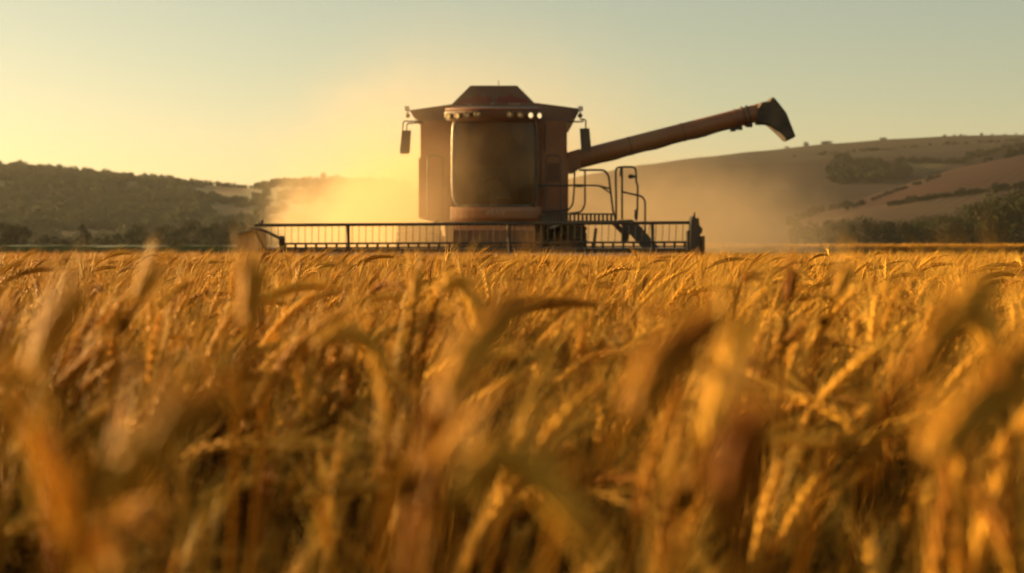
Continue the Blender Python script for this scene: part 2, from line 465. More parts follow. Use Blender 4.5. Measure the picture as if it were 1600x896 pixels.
# windscreen, bowed forward; rounded lower corners
rows = []
for y, inset in ((190, 4), (196, 1.5), (210, .6), (235, 0), (262, 0), (288, 0), (304, 1.0), (313, 2.4), (319, 5), (322, 9)):
    rows.append(curve_loop(y, 707 + inset, 838 - inset, .30, 28.8, 16))
wn = MB(); wn.loft(rows, cap=False, closed=False, smooth=True); wn.build('windscreen', M['glass'], cab)
L_edge = [r[0] for r in rows]; R_edge = [r[-1] for r in rows]
fr = MB(); fr.tube(L_edge, .026, 8); fr.build('window_frame', M['steel'], cab)  # left edge in brighter steel than the rest, standing in for a sunlit highlight
fr = MB(); fr.tube(R_edge, .03, 8); fr.build('window_frame', M['dark'], cab)
fr = MB(); fr.tube(rows[-1], .03, 8); fr.build('window_frame', M['dark'], cab)
# seat, steering column and console behind the glass
s_ = MB(); s_.poly([(748, 262), (796, 262), (800, 300), (744, 300)], 29.42, 29.52); s_.poly([(744, 300), (800, 300), (800, 309), (744, 309)], 29.1, 29.5)
s_.build('driver_seat', M['seat'], cab, .04)
s_ = MB(); s_.tube([W(771, 322, 28.98), W(771, 292, 29.1)], [.06, .035], 10)
c_ = W(771, 289, 29.12); s_.tube([c_ + Vector((.19 * math.cos(a), .05 * math.sin(a), .12 * math.sin(a))) for a in [2 * math.pi * k / 20 for k in range(21)]], .014, 6)
s_.build('steering_wheel', M['dark'], cab)
s_ = MB(); s_.poly([(806, 262), (826, 262), (832, 318), (812, 318)], 29.1, 29.5); s_.build('control_console', M['seat'], cab, .02)
s_ = MB(); s_.tube([W(796, 196, 28.46), W(806, 222, 28.48), W(812, 236, 28.50)], .010, 6); s_.build('wiper', M['rail'], cab)
# roof visor of the cab with eight lamps
vis = MB()
lo = []
for y, x0, x1, bul, Yc in ((189.5, 699, 844, .46, 28.86), (184, 695, 848, .58, 28.88), (176, 694, 849, .62, 28.88), (170.5, 697, 846, .60, 28.88), (166.5, 706, 838, .42, 28.9)):
    lo.append(curve_loop(y, x0, x1, bul, Yc, 18) + [W(x1, y, 30.6), W(x0, y, 30.6)])
vis.loft(lo, smooth=False)
visor = vis.build('cab_roof', M['roof'], cb, .012)
lip = MB(); lip.tube([p + Vector((0, -.03, 0)) for p in curve_loop(171, 697, 846, .60, 28.88, 20)], .022, 8); lip.build('roof_trim', M['red'], visor)
for k, (x, y, on) in enumerate([(702, 182, 2), (715.5, 181, 2), (731, 180, 1), (747, 178.6, 1), (795.5, 178.6, 1), (811, 179.6, 1), (827.5, 180.5, 3), (841, 181, 3)]):
    Yf = arc(x, .62, 28.88, 77.5, 771.5) - .015
    c0 = W(x, y, Yf)
    tx = (x - 771.5) / 77.5
    ax = Vector((tx * .9, -1, -.06)).normalized()
    hb = MB(); hb.lathe([(-.05, .03), (-.01, .058), (.045, .066), (.05, .060), (.03, .046)], c0, ax, 16)
    h_ = hb.build('work_lamp', M['chrome'] if on == 1 else M['steel'], visor)
    lb = MB(); lb.lathe([(.036, .046), (.042, .038), (.048, .001)], c0, ax, 16)
    if on == 1:
        lb = MB(); lb.lathe([(.034, .026), (.040, .02), (.044, .001)], c0, ax, 14)
    lens = lb.build('lens', {1: M['dimlit'], 2: M['amber'], 3: M['lit']}[on], visor)
# skirt under the windscreen with its lettering
sk = MB()
lo = []
for y, bul in ((323.5, .40), (330, .42), (341, .40), (346, .30)):
    lo.append(curve_loop(y, 704, 846, bul, 28.85, 16, 775) + [W(846, y, YB - .004), W(704, y, YB - .004)])
sk.loft(lo); skirt = sk.build('front_skirt', M['red'], cb, .012)
def lettering(txt, px, py, Y, size, parent, m, name='lettering', sx=1.0):
    c = bpy.data.curves.new('lettering', 'FONT'); c.body = txt; c.size = size; c.extrude = .004; c.align_x = 'CENTER'; c.align_y = 'CENTER'; c.space_character = 1.15
    o = bpy.data.objects.new('t', c); col.objects.link(o)
    dg = bpy.context.evaluated_depsgraph_get(); me = bpy.data.meshes.new_from_object(o.evaluated_get(dg))
    bpy.data.objects.remove(o)
    L = root_loc(parent); p = W(px, py, Y)
    me.transform(Matrix.Translation(p - L) @ Matrix.Rotation(math.pi / 2, 4, 'X') @ Matrix.Diagonal((sx, 1, 1, 1)))
    me.materials.clear(); me.materials.append(m)
    q = bpy.data.objects.new(name, me); q.parent = parent; col.objects.link(q); return q
lettering('dEIIV', 774.5, 332.5, 28.405, .13, skirt, M['letter'], sx=1.15)
lettering('CIEEIEI', 804, 163, 28.40, .05, visor, M['letter'], sx=1.3)
lettering('M', 769, 162.5, 28.40, .05, visor, M['letter'], sx=1.6)
lettering('IEIE', 733, 164, 28.44, .05, visor, M['letter'], sx=1.2)
# mirrors on their arms
def mirror(pts, arm, arm2):
    b = MB(); b.poly(pts, 28.9, 28.98); mo = b.build('mirror', M['dark'], cb, .03)
    for a in (arm, arm2):
        if a:
            t_ = MB(); t_.tube(rounded(P2(a, 28.94), .05), .014, 6); t_.build('mirror_arm', M['rail'], mo)
mirror([(628, 204), (642, 204), (640, 238), (637.5, 240.5), (625.5, 240.5), (624.5, 237)], [(629, 206), (630, 189.5), (660, 190)], [(635, 205), (636, 193), (662, 192)])
mirror([(906, 201), (921, 200.5), (924, 233), (921, 236.5), (910, 236.5), (908, 232)], [(915, 203), (915.5, 187), (906, 186.5)], [(886, 190.5), (911, 190.5), (911, 187)])
# lower body, feeder house
lb_ = MB(); lb_.poly([(694, 350.5), (852, 350.5), (848, 402), (700, 402)], 29.3, 31.0); lb_.build('lower_body', M['dark'], cb, .02)
fh = MB(); fh.loft([P2([(708, 360), (836, 360), (836, 405), (708, 405)], 27.5), P2([(712, 347.5), (834, 347.5), (834, 396), (712, 396)], 29.2)]); fh.build('feeder_house', M['red'], cb, .02)
b_ = MB(); b_.poly([(678, 347), (684, 343), (684, 350), (678, 350)], 29.2, 29.3); b_.build('bracket', M['dark'], cb)
for k in range(9):
    gl_ = MB(); gl_.poly([(856, 256 + k * 3.2), (874, 256 + k * 3.2), (874, 257.4 + k * 3.2), (856, 257.4 + k * 3.2)], YB - .06, YB - .02); gl_.build('vent_slat', M['dark'], hull)
for x_, y_ in ((700, 300), (849, 300)):
    dh = MB(); dh.tube(rounded([W(x_, y_ - 6, YB - .03), W(x_, y_ - 6, YB - .09), W(x_, y_ + 6, YB - .09), W(x_, y_ + 6, YB - .03)], .03), .012, 6); dh.build('panel_handle', M['rail'], hull)
# wheels: lugged tyres on rims
def wheel(px, Y, r, w):
    c = Vector((W(px, 384, Y).x, Y, r + .005)); b = MB(); h = w / 2
    b.lathe([(-h, r * .62), (-h * 1.04, r * .78), (-h * .9, r * .94), (-h * .5, r * .985), (h * .5, r * .985), (h * .9, r * .94), (h * 1.04, r * .78), (h, r * .62)], c, (1, 0, 0), 36)
    n = 26
    for k in range(n):
        for s in (-1, 1):
            a = 2 * math.pi * (k + (.5 if s > 0 else 0)) / n
            pts = []
            for q, (dx, da) in enumerate([(0.02, .0), (.96, .16)]):
                for dr in (.965, 1.02):
                    for dd in (-.035, .035):
                        aa = a + da + dd; pts.append(c + Vector((s * h * dx, r * dr * math.cos(aa), r * dr * math.sin(aa))))
            b.add(pts, [(0, 1, 3, 2), (4, 6, 7, 5), (0, 4, 5, 1), (2, 3, 7, 6), (0, 2, 6, 4), (1, 5, 7, 3)])
    t_ = b.build('wheel', M['rubber'], cb)
    q = MB(); q.lathe([(-h * .7, r * .6), (-h * .55, r * .45), (-h * .4, r * .1), (h * .4, r * .1), (h * .55, r * .45), (h * .7, r * .6)], c, (1, 0, 0), 24); q.build('rim', M['rim'], t_)
wheel(655, 30.3, .71, .86); wheel(880, 30.3, .71, .86); wheel(680, 34.8, .60, .5); wheel(858, 34.8, .60, .5)
for a_, b_, y_, r_ in ((650, 885, 30.3, .11), (680, 858, 34.8, .09)):
    ax_ = MB(); ax_.tube([W(a_, 390, y_), W(b_, 390, y_)], r_, 10); ax_.build('axle', M['dark'], cb)

# unloading auger
YA = 30.9
a0, a1 = W(874, 257, YA), W(1192, 174.5, YA)
ad_ = (a1 - a0).normalized()
au = MB(); au.tube([a0, a0 + ad_ * .6, a1 - ad_ * .9, a1], [.195, .19, .18, .178], 28); auger = au.build('unloading_auger', M['red'], cb)
rg = MB()
for k in (0.0, .10): rg.tube([a1 - ad_ * (.42 - k), a1 - ad_ * (.39 - k)], .205, 24)
rg.build('clamp_ring', M['dark'], auger)
for d, s in ((.62, .05), (.5, .07), (.28, .06), (.1, .055), (-.02, .06)):
    cl = MB(); p = a1 - ad_ * d + Vector((0, 0, -.215)); cl.box(p.x - s, p.x + s, p.y - .05, p.y + .05, p.z - .03, p.z + .04); cl.build('latch', M['dark'], auger)
for d in (.9, 2.0, 3.1):
    wr = MB(); wr.tube([a0 + ad_ * (.55 + d), a0 + ad_ * (.575 + d)], .1945, 24); wr.build('weld_ring', M['roof'], auger)
hs = MB(); hs.tube([a0 + ad_ * t_ + Vector((0, -.12 - .02 * math.sin(t_ * 5), -.185 - .015 * math.sin(t_ * 7))) for t_ in [.4 + .2 * k for k in range(17)]], .014, 6); hs.build('hydraulic_hose', M['dark'], auger)
br = MB(); br.poly([(888, 238), (905, 233), (908, 262), (896, 270), (888, 270)], YA - .26, YA + .26); br.build('auger_elbow', M['red'], auger, .04)
sp = MB()
spts = [(1180, 170), (1186, 161), (1199, 159), (1202, 154), (1207, 153), (1213, 160), (1220, 169), (1227, 178), (1234, 196), (1241.5, 215), (1227, 222), (1212, 207), (1198, 195), (1186, 195), (1180, 189)]
a_ = P2(spts, YA); cen = sum(a_, Vector()) / len(a_)
lo = []
for dy, k in ((-.23, .90), (-.17, .985), (0, 1.0), (.17, .985), (.23, .90)):
    lo.append([cen + (p - cen) * k + Vector((0, dy, 0)) for p in a_])
sp.loft(lo); sp.build('spout', M['rubber'], auger, .02)
# platform, railings, ladder on the right
YP = 29.0
pf = MB(); pf.poly([(842, 345), (966, 345), (990, 344.5), (990, 349.5), (842, 350)], YP - .3, YP + 1.0)
for k in range(16):
    x = 864 + k * 6.4; pf.poly([(x, 335), (x + 3.2, 335), (x + 3.2, 345), (x, 345)], YP - .28, YP - .2)
pf.poly([(852, 333.5), (958, 333.5), (958, 336), (852, 336)], YP - .3, YP - .24)
pf.poly([(845, 337), (862, 335), (862, 347), (845, 347)], YP - .26, YP + .4)
plat = pf.build('platform', M['dark'], cb, .008)
def rail(name, lst, r=.017, Y=YP - .1, parent=None, rd=.09):
    b = MB(); b.tube(rounded(P2(lst, Y), rd), r, 8); return b.build(name, M['rail'], parent or plat)
rail('handrail', [(898, 263), (897, 300), (895, 320), (888, 329), (846, 331)])
rail('handrail', [(905, 266), (944, 266), (951, 274), (958, 331), (962, 343)], .02)
rail('handrail', [(914, 266), (914, 321), (908, 332), (890, 333.5)])
rail('handrail', [(838, 290), (934, 290), (953, 295)])
rail('handrail', [(936, 290), (954, 302)], .014)
rail('handrail', [(963, 343), (962, 262), (975, 261), (993.5, 261), (994, 284), (996.5, 290), (996, 330), (994, 345)], .019)
rail('handrail', [(972, 261), (972, 343)], .019)
rail('handrail', [(972, 300), (1003, 307), (1008, 314), (1008, 366)], .018)
rail('handrail', [(853, 345), (853, 246), (858, 243), (876, 243), (876, 345)], .012)
rail('handrail', [(668, 336), (668, 247), (674, 243), (692, 244), (692, 345)], .012, YB - .12, hull)
rail('cable_conduit', [(850, 190), (853, 205), (850, 212), (852, 236)], .012, YB - .08, hull)
g_ = MB(); g_.tube([W(994.5, 328, YP - .1), W(993.8, 342, YP - .1)], .034, 8); g_.build('grip', M['dark'], plat)
g_ = MB(); g_.tube([W(971, 263, YP - .1), W(970.6, 276, YP - .1)], .028, 8); g_.build('grip', M['dark'], plat)
g_ = MB(); g_.tube([W(899, 290.5, YP - .12), W(911, 290.5, YP - .12)], .03, 8); g_.build('grip', M['dark'], plat)
g_ = MB(); g_.lathe([(-.03, .02), (0, .045), (.05, .04), (.11, .012)], W(984, 276, YP - .1), (1, 0, 0), 10); g_.tube([W(986, 276, YP - .1), W(996, 276.5, YP - .1)], .016, 6); g_.build('side_lamp', M['dark'], plat)
ld = MB()
for dy in (-.42, .12):
    ld.poly([(966, 344), (988, 343.5), (1000, 353), (1034, 392), (1046, 410), (1024, 410), (984, 366), (972, 354)], YP + dy, YP + dy + .05)
for k in range(5):
    x, y = 988 + k * 11.5, 352 + k * 12.6; ld.poly([(x - 4, y), (x + 10, y), (x + 10, y + 2.4), (x - 4, y + 2.4)], YP - .37, YP + .12)
ld.build('ladder', M['dark'], cb, .006)
st = MB(); st.poly([(957, 351), (966, 351), (985, 364), (980, 378), (972, 380), (972, 366)], YP - .2, YP); st.build('step_support', M['dark'], cb, .006); st = MB()
st.poly([(929, 357), (933.5, 357), (930, 390), (925, 390)], YP - .1, YP); st.build('support_strut', M['dark'], cb, .006); st = MB()
st.tube([W(858, 357, YP - .35), W(882, 349, YP - .35)], .03, 8); st.build('support_strut', M['dark'], cb); st = MB()
st.poly([(912, 353), (917, 355), (917, 359), (914, 362), (917, 366), (916, 372), (890, 372), (890, 352)], YP + .3, YP + .6)
st.build('mudguard', M['dark'], cb, .006)
rb = MB(); rb.tube([W(860, 356.5, YP - .4), W(880, 349.5, YP - .4)], .018, 8); rb.build('hydraulic_rod', M['steel'], cb)

# cutting header: reel bar with its tines, lower bar, end dividers
YH = 26.4
hp = MB(); 
hp.loft([P2([(400, 389), (1086, 389), (1086, 415), (400, 415)], YH + .3), P2([(400, 387), (1086, 387), (1086, 415), (400, 415)], YH + 1.0)])
header = hp.build('header', M['dark'], cb, .01)
t_ = MB(); t_.tube([W(398, 352.3, YH), W(1082, 348.2, YH)], .028, 10); t_.build('reel_bar', M['dark'], header)
t_ = MB(); t_.tube([W(436, 381.2, YH + .05), W(1078, 378.6, YH + .05)], .018, 8); t_.build('reel_bar', M['dark'], header)
t_ = MB(); t_.tube([W(436, 387.5, YH + .1), W(1078, 385, YH + .1)], .012, 8); t_.build('reel_bar', M['dark'], header)
tine_me = None
def by(x): return 352.3 + (x - 398) / 684 * (348.2 - 352.3)
k = 0; x = 424.0
while x < 1072:
    a = W(x, by(x), YH); b = W(x, 381.2 + (x - 436) / 642 * -2.6, YH + .05)
    if tine_me is None:
        q = MB(); q.tube([Vector((0, 0, 0)), b - a], .0062, 5)
        o = q.build('reel_tine', M['rail'], None); o.location = a - root_loc(cb); o.parent = header; tine_me = o
    else:
        o = tine_me.copy(); col.objects.link(o); o.location = a - root_loc(cb); o.parent = header
    x += 10.55
for x in (543.5, 795, 1019):
    t_ = MB(); t_.tube([W(x, by(x), YH + .02), W(x + .8, 381, YH + .07), W(x + 2, 397, YH + .12)], [.034, .028, .034], 8); t_.build('reel_arm', M['dark'], header)
for i in range(40):                        # slats of the lower reel rail
    x = 446 + i * 16.0
    if i == 0:
        q = MB(); q.box(-.02, .02, -.01, .01, -.055, .055); o0 = q.build('reel_bracket', M['rail'], None); o = o0
    else:
        o = o0.copy(); col.objects.link(o)
    o.location = W(x, 384.5 - i * .06, YH + .1) - root_loc(cb); o.parent = header
# end dividers
dv = MB()
dv.poly([(369, 371), (380, 363), (398, 358), (398, 398), (372, 402)], YH - .2, YH + 1.0)
dv.build('crop_divider', M['roof'], header, .03)
dv = MB(); dv.tube(rounded([W(392, 357, YH - .3), W(412, 360, YH - .35), W(440, 374, YH - .3)], .2), [.024] * 7, 8)
dv.build('lift_arm', M['dark'], header)
dv = MB(); dv.tube([W(400, 362, YH - .2), W(414, 392, YH)], .028, 8); dv.tube([W(372, 366, YH - .3), W(396, 360, YH - .3)], .03, 8)
dv.tube([W(404, 356, YH), W(404, 346, YH)], .02, 6); dv.tube([W(409.5, 353, YH), W(409.5, 344, YH)], .026, 6); dv.tube([W(440, 371, YH - .2), W(441, 384, YH - .1)], .05, 8); dv.build('bracket', M['dark'], header)
dv = MB()
dv.poly([(1080, 345), (1082, 339), (1085, 337), (1086, 341), (1092, 341), (1093, 352), (1098, 358), (1097, 364), (1094, 366), (1095, 404), (1081, 404), (1079, 388)], YH - .25, YH + .15)
dv.poly([(1074, 362), (1081, 356), (1081, 398), (1075, 392)], YH - .1, YH + .1)
dv.build('crop_divider', M['dark'], header, .015)
dv = MB(); dv.poly([(1098, 369), (1101.5, 369), (1101.5, 405), (1097, 405)], YH - .3, YH + .9); dv.poly([(1084.5, 332), (1086.2, 332), (1086.5, 340), (1084, 340)], YH - .02, YH + .02)
dv.build('end_plate', M['dark'], header)
cbm = MB(); cbm.tube([W(404, 400, YH - .1), W(1080, 400, YH - .1)], .05, 8); cbm.build('cutter_bar', M['steel'], header)

# ------------------------------------------------------------------ trees
def leaf_cloud(b, c, rad, n, size, mi=0, flat=1.0):
    for _ in range(n):
        while True:
            u = Vector((random.uniform(-1, 1), random.uniform(-1, 1), random.uniform(-1, 1)))
            if .12 < u.length < 1: break
        p = c + Vector((u.x * rad, u.y * rad, u.z * rad * flat))
        s = size * random.uniform(.6, 1.35)
        a = Vector((random.gauss(0, 1), random.gauss(0, 1), random.gauss(0, .7))).normalized(); d = a.orthogonal().normalized()
        w = a.cross(d)
        b.add([p - d * s * .5, p + w * s * .28, p + d * s * .5, p - w * s * .28], [(0, 1, 2, 3)], mi)
def tree_meshes(h, wd, nclump, leaves, size, trunk_h):
    t = MB(); lean = Vector((random.uniform(-.05, .05), random.uniform(-.05, .05), 0)) * h
    t.tube([Vector((0, 0, -.2)), Vector((0, 0, .15 * h)) + lean * .3, Vector((0, 0, .45 * h)) + lean, Vector((0, 0, .8 * h)) + lean * 1.4], [.045 * h, .034 * h, .024 * h, .006 * h], 8)
    c = MB()
    for k in range(nclump):
        a = random.uniform(0, 2 * math.pi); zz = trunk_h + (1 - trunk_h) * (k + .5) / nclump
        env = math.sin(math.pi * min(1, max(0.06, (zz - trunk_h * .6) / (1.08 - trunk_h * .6)))) ** .6
        rr = wd * .5 * env * random.uniform(.45, 1.0)
        p = Vector((math.cos(a) * rr, math.sin(a) * rr, zz * h * .93)) + lean
        if k % 2 == 0: t.tube([Vector((0, 0, max(.14, zz - .28) * h)) + lean * .6, p * .5 + Vector((0, 0, max(.16, zz - .2) * h)) * .5, p], [.014 * h, .009 * h, .003 * h], 5)
        leaf_cloud(c, p, wd * random.uniform(.13, .24), int(leaves / nclump * random.uniform(.6, 1.4)), size, 0, .8)
    return t, c
TREES = []
def mk_tree_kind(h, wd, ncl, lv, sz, th, leafmat):
    t, c = tree_meshes(h, wd, ncl, lv, sz, th)
    tm = t.build('trunk', M['bark']); cm = c.build('crown', leafmat)
    for o in (tm, cm): col.objects.unlink(o)
    TREES.append((tm, cm)); return len(TREES) - 1
random.seed(21)
K_ROUND = [mk_tree_kind(8, 7.4, 34, 5200, .34, .16, M['tree']), mk_tree_kind(8, 6.2, 30, 4600, .34, .20, M['tree']), mk_tree_kind(8, 9.2, 38, 5600, .36, .10, M['tree'])]
K_BUSH = [mk_tree_kind(4, 6.5, 26, 3000, .34, .05, M['tree']), mk_tree_kind(4, 5.2, 22, 2600, .32, .06, M['tree'])]
K_TALL = [mk_tree_kind(8, 3.6, 24, 3000, .34, .14, M['tree'])]
BASE_H = [8, 8, 8, 4, 4, 8]
BASE_W = [7.4, 6.2, 9.2, 6.5, 5.2, 3.6]
def put_tree(kind, px, Y, top, wpx, name, label, group, z=None, cat='tree'):
    tm, cm = TREES[kind]
    x = (px - 800) / F * Y
    z = 0 if z is None else z
    h = CZ + (384 - top) / F * Y - z
    w = wpx / F * Y
    e = empty(name, (x, Y, z)); e.rotation_euler.z = random.uniform(0, 6.28)
    sx = w / BASE_W[kind]; sz = h / BASE_H[kind]
    for s in (tm, cm):
        o = s.copy(); o.parent = e; o.scale = (sx, sx, sz); col.objects.link(o)
    tag(e, label, cat, group); return e
random.seed(5)
belt = [  # kind, px, Y, top py, width px
    (3, 1252, 214, 352, 46), (4, 1281, 210, 346, 50), (0, 1312, 212, 343, 60), (3, 1345, 206, 345, 62), (1, 1378, 214, 346, 58), (3, 1408, 205, 349, 62), (2, 1440, 214, 341, 76),
    (0, 1476, 206, 336, 70), (1, 1505, 214, 340, 58), (0, 1530, 204, 316, 74), (2, 1566, 208, 301, 96), (0, 1604, 200, 298, 92)]
ordn = ['tree at the right edge of the photo, tallest of the dark belt', 'second tree from the right edge, broad and tall in the dark belt', 'tree third from the right edge in the dark belt, crown sloping left',
        'tree fourth from the right edge in the dark belt', 'fifth tree from the right edge in the dark belt', 'sixth tree from the right edge in the dark belt, wide crown', 'bush sixth from the left end of the dark belt',
        'narrow tree fifth from the left end of the dark belt', 'low bush fourth from the left end of the dark belt', 'small tree third from the dusty left end of the dark belt',
        'bush second from the dusty left end of the dark belt', 'bush at the left end of the dark belt, fading into dust']
for (k, px, Y, top, wp), lab in zip(belt, reversed(ordn)):
    nm = 'bush' if k in (3, 4) else 'leafy_tree'
    put_tree(k, px, Y, top, wp, nm, 'dark green ' + ('tree ' if 'tree' not in lab and 'bush' not in lab else '') + lab, 'trees of the dark belt below the brown hillside', cat='bush' if nm == 'bush' else 'tree')
for px, Y, top, wp, k in ((1660, 204, 305, 90, 0), (1712, 208, 316, 84, 2), (1765, 205, 325, 84, 1)):
    put_tree(k, px, Y, top, wp, 'leafy_tree', 'dark green tree of the belt beyond the right edge of the photo', 'trees of the belt outside the photo')
left = [
    (0, 6, 150, 347, 44, 'leafy_tree', 'dark tall tree block at the left edge of the photo'),
    (1, 30, 150, 350, 30, 'leafy_tree', 'dark tree second from the left edge of the photo'),
    (3, 62, 156, 371, 46, 'bush', 'low dark bush right of the tall trees at the left edge'),
    (4, 98, 152, 371, 42, 'bush', 'low dark bush left of the slim tree in the left field hedge'),
    (5, 131, 148, 349, 20, 'slim_tree', 'slim dark tree standing alone in the left field hedge'),
    (4, 172, 152, 366, 44, 'bush', 'small rounded bush right of the slim tree in the left field hedge'),
    (2, 214, 146, 352, 50, 'leafy_tree', 'dark square crowned tree right of the rounded bush on the left'),
    (0, 258, 170, 352, 44, 'leafy_tree', 'hazy green tree right of the dark square crowned tree on the left'),
    (2, 296, 176, 347, 54, 'leafy_tree', 'hazy green tree in the middle of the hazy row left of the header'),
    (1, 330, 172, 350, 42, 'leafy_tree', 'hazy green tree third in the hazy row left of the header'),
    (0, 362, 178, 345, 50, 'leafy_tree', 'hazy green tree just behind the left end of the header'),
    (3, 408, 182, 354, 60, 'bush', 'hazy bush behind the left end of the reel'),
    (2, -50, 152, 344, 80, 'leafy_tree', 'dark tree beyond the left edge of the photo')]
for k, px, Y, top, wp, nm, lab in left:
    put_tree(k, px, Y, top, wp, nm, lab, 'trees and bushes along the left field edge', cat='bush' if nm == 'bush' else 'tree')
# a few trees that stand up clear of the ridges
def on_hill(px, Y):
    return hill_z((px - 800) / F * Y, Y)
for k, px, Y, hp_, wp, lab in ((5, 196, 515, 12, 9, 'small dark tree left of a pair on the left ridge line'), (5, 207, 515, 14, 10, 'taller dark tree right of a pair on the left ridge line'),
                               (0, 321, 518, 10, 14, 'lone tree left of the tan field on the left ridge'), (0, 341, 518, 9, 16, 'rounded tree above the tan field on the left ridge'), (0, 356, 518, 9, 16, 'rounded tree in the middle above the tan field on the left ridge'), (5, 374, 518, 8, 8, 'small tree at the right end above the tan field on the left ridge'),
                               (0, 432, 516, 8, 14, 'small tree on the ridge right of the tan field'), (0, 1258, 712, 8, 9, 'lone small tree on the right ridge below the auger spout'), (0, 1292, 712, 6, 20, 'low clump on the right ridge right of the lone tree'), (0, 1379, 712, 5, 12, 'small low tree on the right ridge above the copse')):
    z = on_hill(px, Y) - .4
    top = 384 - (z - CZ) / Y * F - hp_
    put_tree(k, px, Y, top, wp, 'ridge_tree', lab, 'trees on the ridge lines', z=z)

# ------------------------------------------------------------------ geometry-nodes scatter
def scatter_tree(name, protos):
    """one node group: an instance of one of the prototypes on every vertex, by its own rotation, scale and pick"""
    c = bpy.data.collections.new(name + '_source')
    for i, p in enumerate(protos): c.objects.link(p)
    g = bpy.data.node_groups.new(name, 'GeometryNodeTree')
    g.interface.new_socket('Geometry', in_out='INPUT', socket_type='NodeSocketGeometry')
    g.interface.new_socket('Geometry', in_out='OUTPUT', socket_type='NodeSocketGeometry')
    gi = g.nodes.new('NodeGroupInput'); go = g.nodes.new('NodeGroupOutput')
    ci = g.nodes.new('GeometryNodeCollectionInfo'); ci.inputs['Collection'].default_value = c
    ci.inputs['Separate Children'].default_value = True; ci.inputs['Reset Children'].default_value = True
    ip = g.nodes.new('GeometryNodeInstanceOnPoints'); ip.inputs['Pick Instance'].default_value = True
    def attr(n, typ):
        a = g.nodes.new('GeometryNodeInputNamedAttribute'); a.data_type = typ; a.inputs['Name'].default_value = n
        return a.outputs['Attribute']
    e2r = g.nodes.new('FunctionNodeEulerToRotation')
    g.links.new(attr('rot', 'FLOAT_VECTOR'), e2r.inputs[0])
    g.links.new(gi.outputs[0], ip.inputs['Points']); g.links.new(ci.outputs[0], ip.inputs['Instance'])
    g.links.new(attr('pick', 'INT'), ip.inputs['Instance Index']); g.links.new(e2r.outputs[0], ip.inputs['Rotation'])
    g.links.new(attr('size', 'FLOAT_VECTOR'), ip.inputs['Scale'])
    g.links.new(ip.outputs[0], go.inputs[0])
    return g
def scatter(name, pts, protos):
    """pts: (location, euler, scale vector, prototype index)"""
    me = bpy.data.meshes.new(name); me.from_pydata([tuple(p[0]) for p in pts], [], [])
    a = me.attributes.new('rot', 'FLOAT_VECTOR', 'POINT'); a.data.foreach_set('vector', [c for p in pts for c in p[1]])
    a = me.attributes.new('size', 'FLOAT_VECTOR', 'POINT'); a.data.foreach_set('vector', [c for p in pts for c in p[2]])
    a = me.attributes.new('pick', 'INT', 'POINT'); a.data.foreach_set('value', [p[3] for p in pts])
    o = bpy.data.objects.new(name, me); col.objects.link(o)
    md = o.modifiers.new('scatter', 'NODES'); md.node_group = scatter_tree(name, protos)
    return o

# scrub and woodland on the hills: one mass
random.seed(11)
sprot = []
for i in range(8):
    b = MB()
    for k in range(7):
        leaf_cloud(b, Vector((random.uniform(-1, 1), random.uniform(-1, 1), random.uniform(.5, 1.6 + .5 * (i % 2)))), random.uniform(.6, 1.0), 120, .40)
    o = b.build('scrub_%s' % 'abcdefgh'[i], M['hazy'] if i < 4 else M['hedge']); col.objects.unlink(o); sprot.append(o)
spts = []
def add_scrub(px, Y, s):
    x = (px - 800) / F * Y
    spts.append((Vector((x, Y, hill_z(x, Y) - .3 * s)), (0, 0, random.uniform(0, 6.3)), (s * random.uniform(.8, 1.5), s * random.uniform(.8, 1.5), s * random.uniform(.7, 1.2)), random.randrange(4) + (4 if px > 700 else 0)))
n = 0
while n < 9000:                              # left hill
    px = random.uniform(-420, 640); Y = random.uniform(225, 530)
    x = (px - 800) / F * Y
    py = proj(Vector((x, Y, hill_z(x, Y))))[1]
    n += 1
    if any(in_poly(px, py, P) or in_poly(px, py - 4, P) or in_poly(px, py - 9, P) for P, c in PATCH[:5]): continue
    dens = mnoise.noise(Vector((x * .018, Y * .018, 3))) + .35
    if px > 400: dens -= .15
    if random.random() < dens: add_scrub(px, Y, random.uniform(.5, 1.15))
px = -200
while px < 600:                              # ridge line wood
    if not 384 < px < 392 and random.random() < .8: add_scrub(px, random.uniform(512, 528), random.uniform(.35, .85))
    px += random.uniform(2, 7)
px = 1000
while px < 1900:
    if random.random() < (.06 if px < 1460 else .4): add_scrub(px, random.uniform(705, 722), random.uniform(.25, .5))
    px += random.uniform(4, 12)
def line(pts, step, s0, s1, Yf, p=1.0):      # hedge along a line seen at pixels; the land decides the distance
    for (x0, y0), (x1, y1) in zip(pts, pts[1:]):
        L = math.hypot(x1 - x0, y1 - y0); k = 0
        while k < L:
            t = k / L; px = x0 + (x1 - x0) * t + random.uniform(-1, 1); py = y0 + (y1 - y0) * t + random.uniform(-.8, .8)
            best = None
            for Y in range(*Yf):
                x = (px - 800) / F * Y; q = proj(Vector((x, Y, hill_z(x, Y))))[1]
                if best is None or abs(q - py) < best[0]: best = (abs(q - py), Y)
            if random.random() < p and best[0] < 4: add_scrub(px, best[1] + random.uniform(-1.5, 1.5), .6 * random.uniform(s0, s1))
            k += step * random.uniform(.6, 1.4)
for _ in range(150):                         # copse on the right hillside
    px = random.uniform(1300, 1412); u = (px - 1300) / 112
    y0 = 246 + 24 * u ** 1.3; y1 = 291 - 12 * u
    line([(px, random.uniform(y0, y1)), (px + 2, random.uniform(y0, y1))], 9, 1.2, 2.6, (460, 716, 4), .7)
line([(1400, 282), (1440, 273), (1500, 256), (1560, 245), (1620, 236)], 5, .8, 1.7, (432, 446, 2))
line([(1400, 254), (1500, 254), (1540, 240), (1620, 226)], 4, .8, 1.8, (460, 716, 4))
line([(1235, 246), (1360, 236), (1480, 226), (1600, 220)], 5, .4, .9, (560, 716, 4), .7)
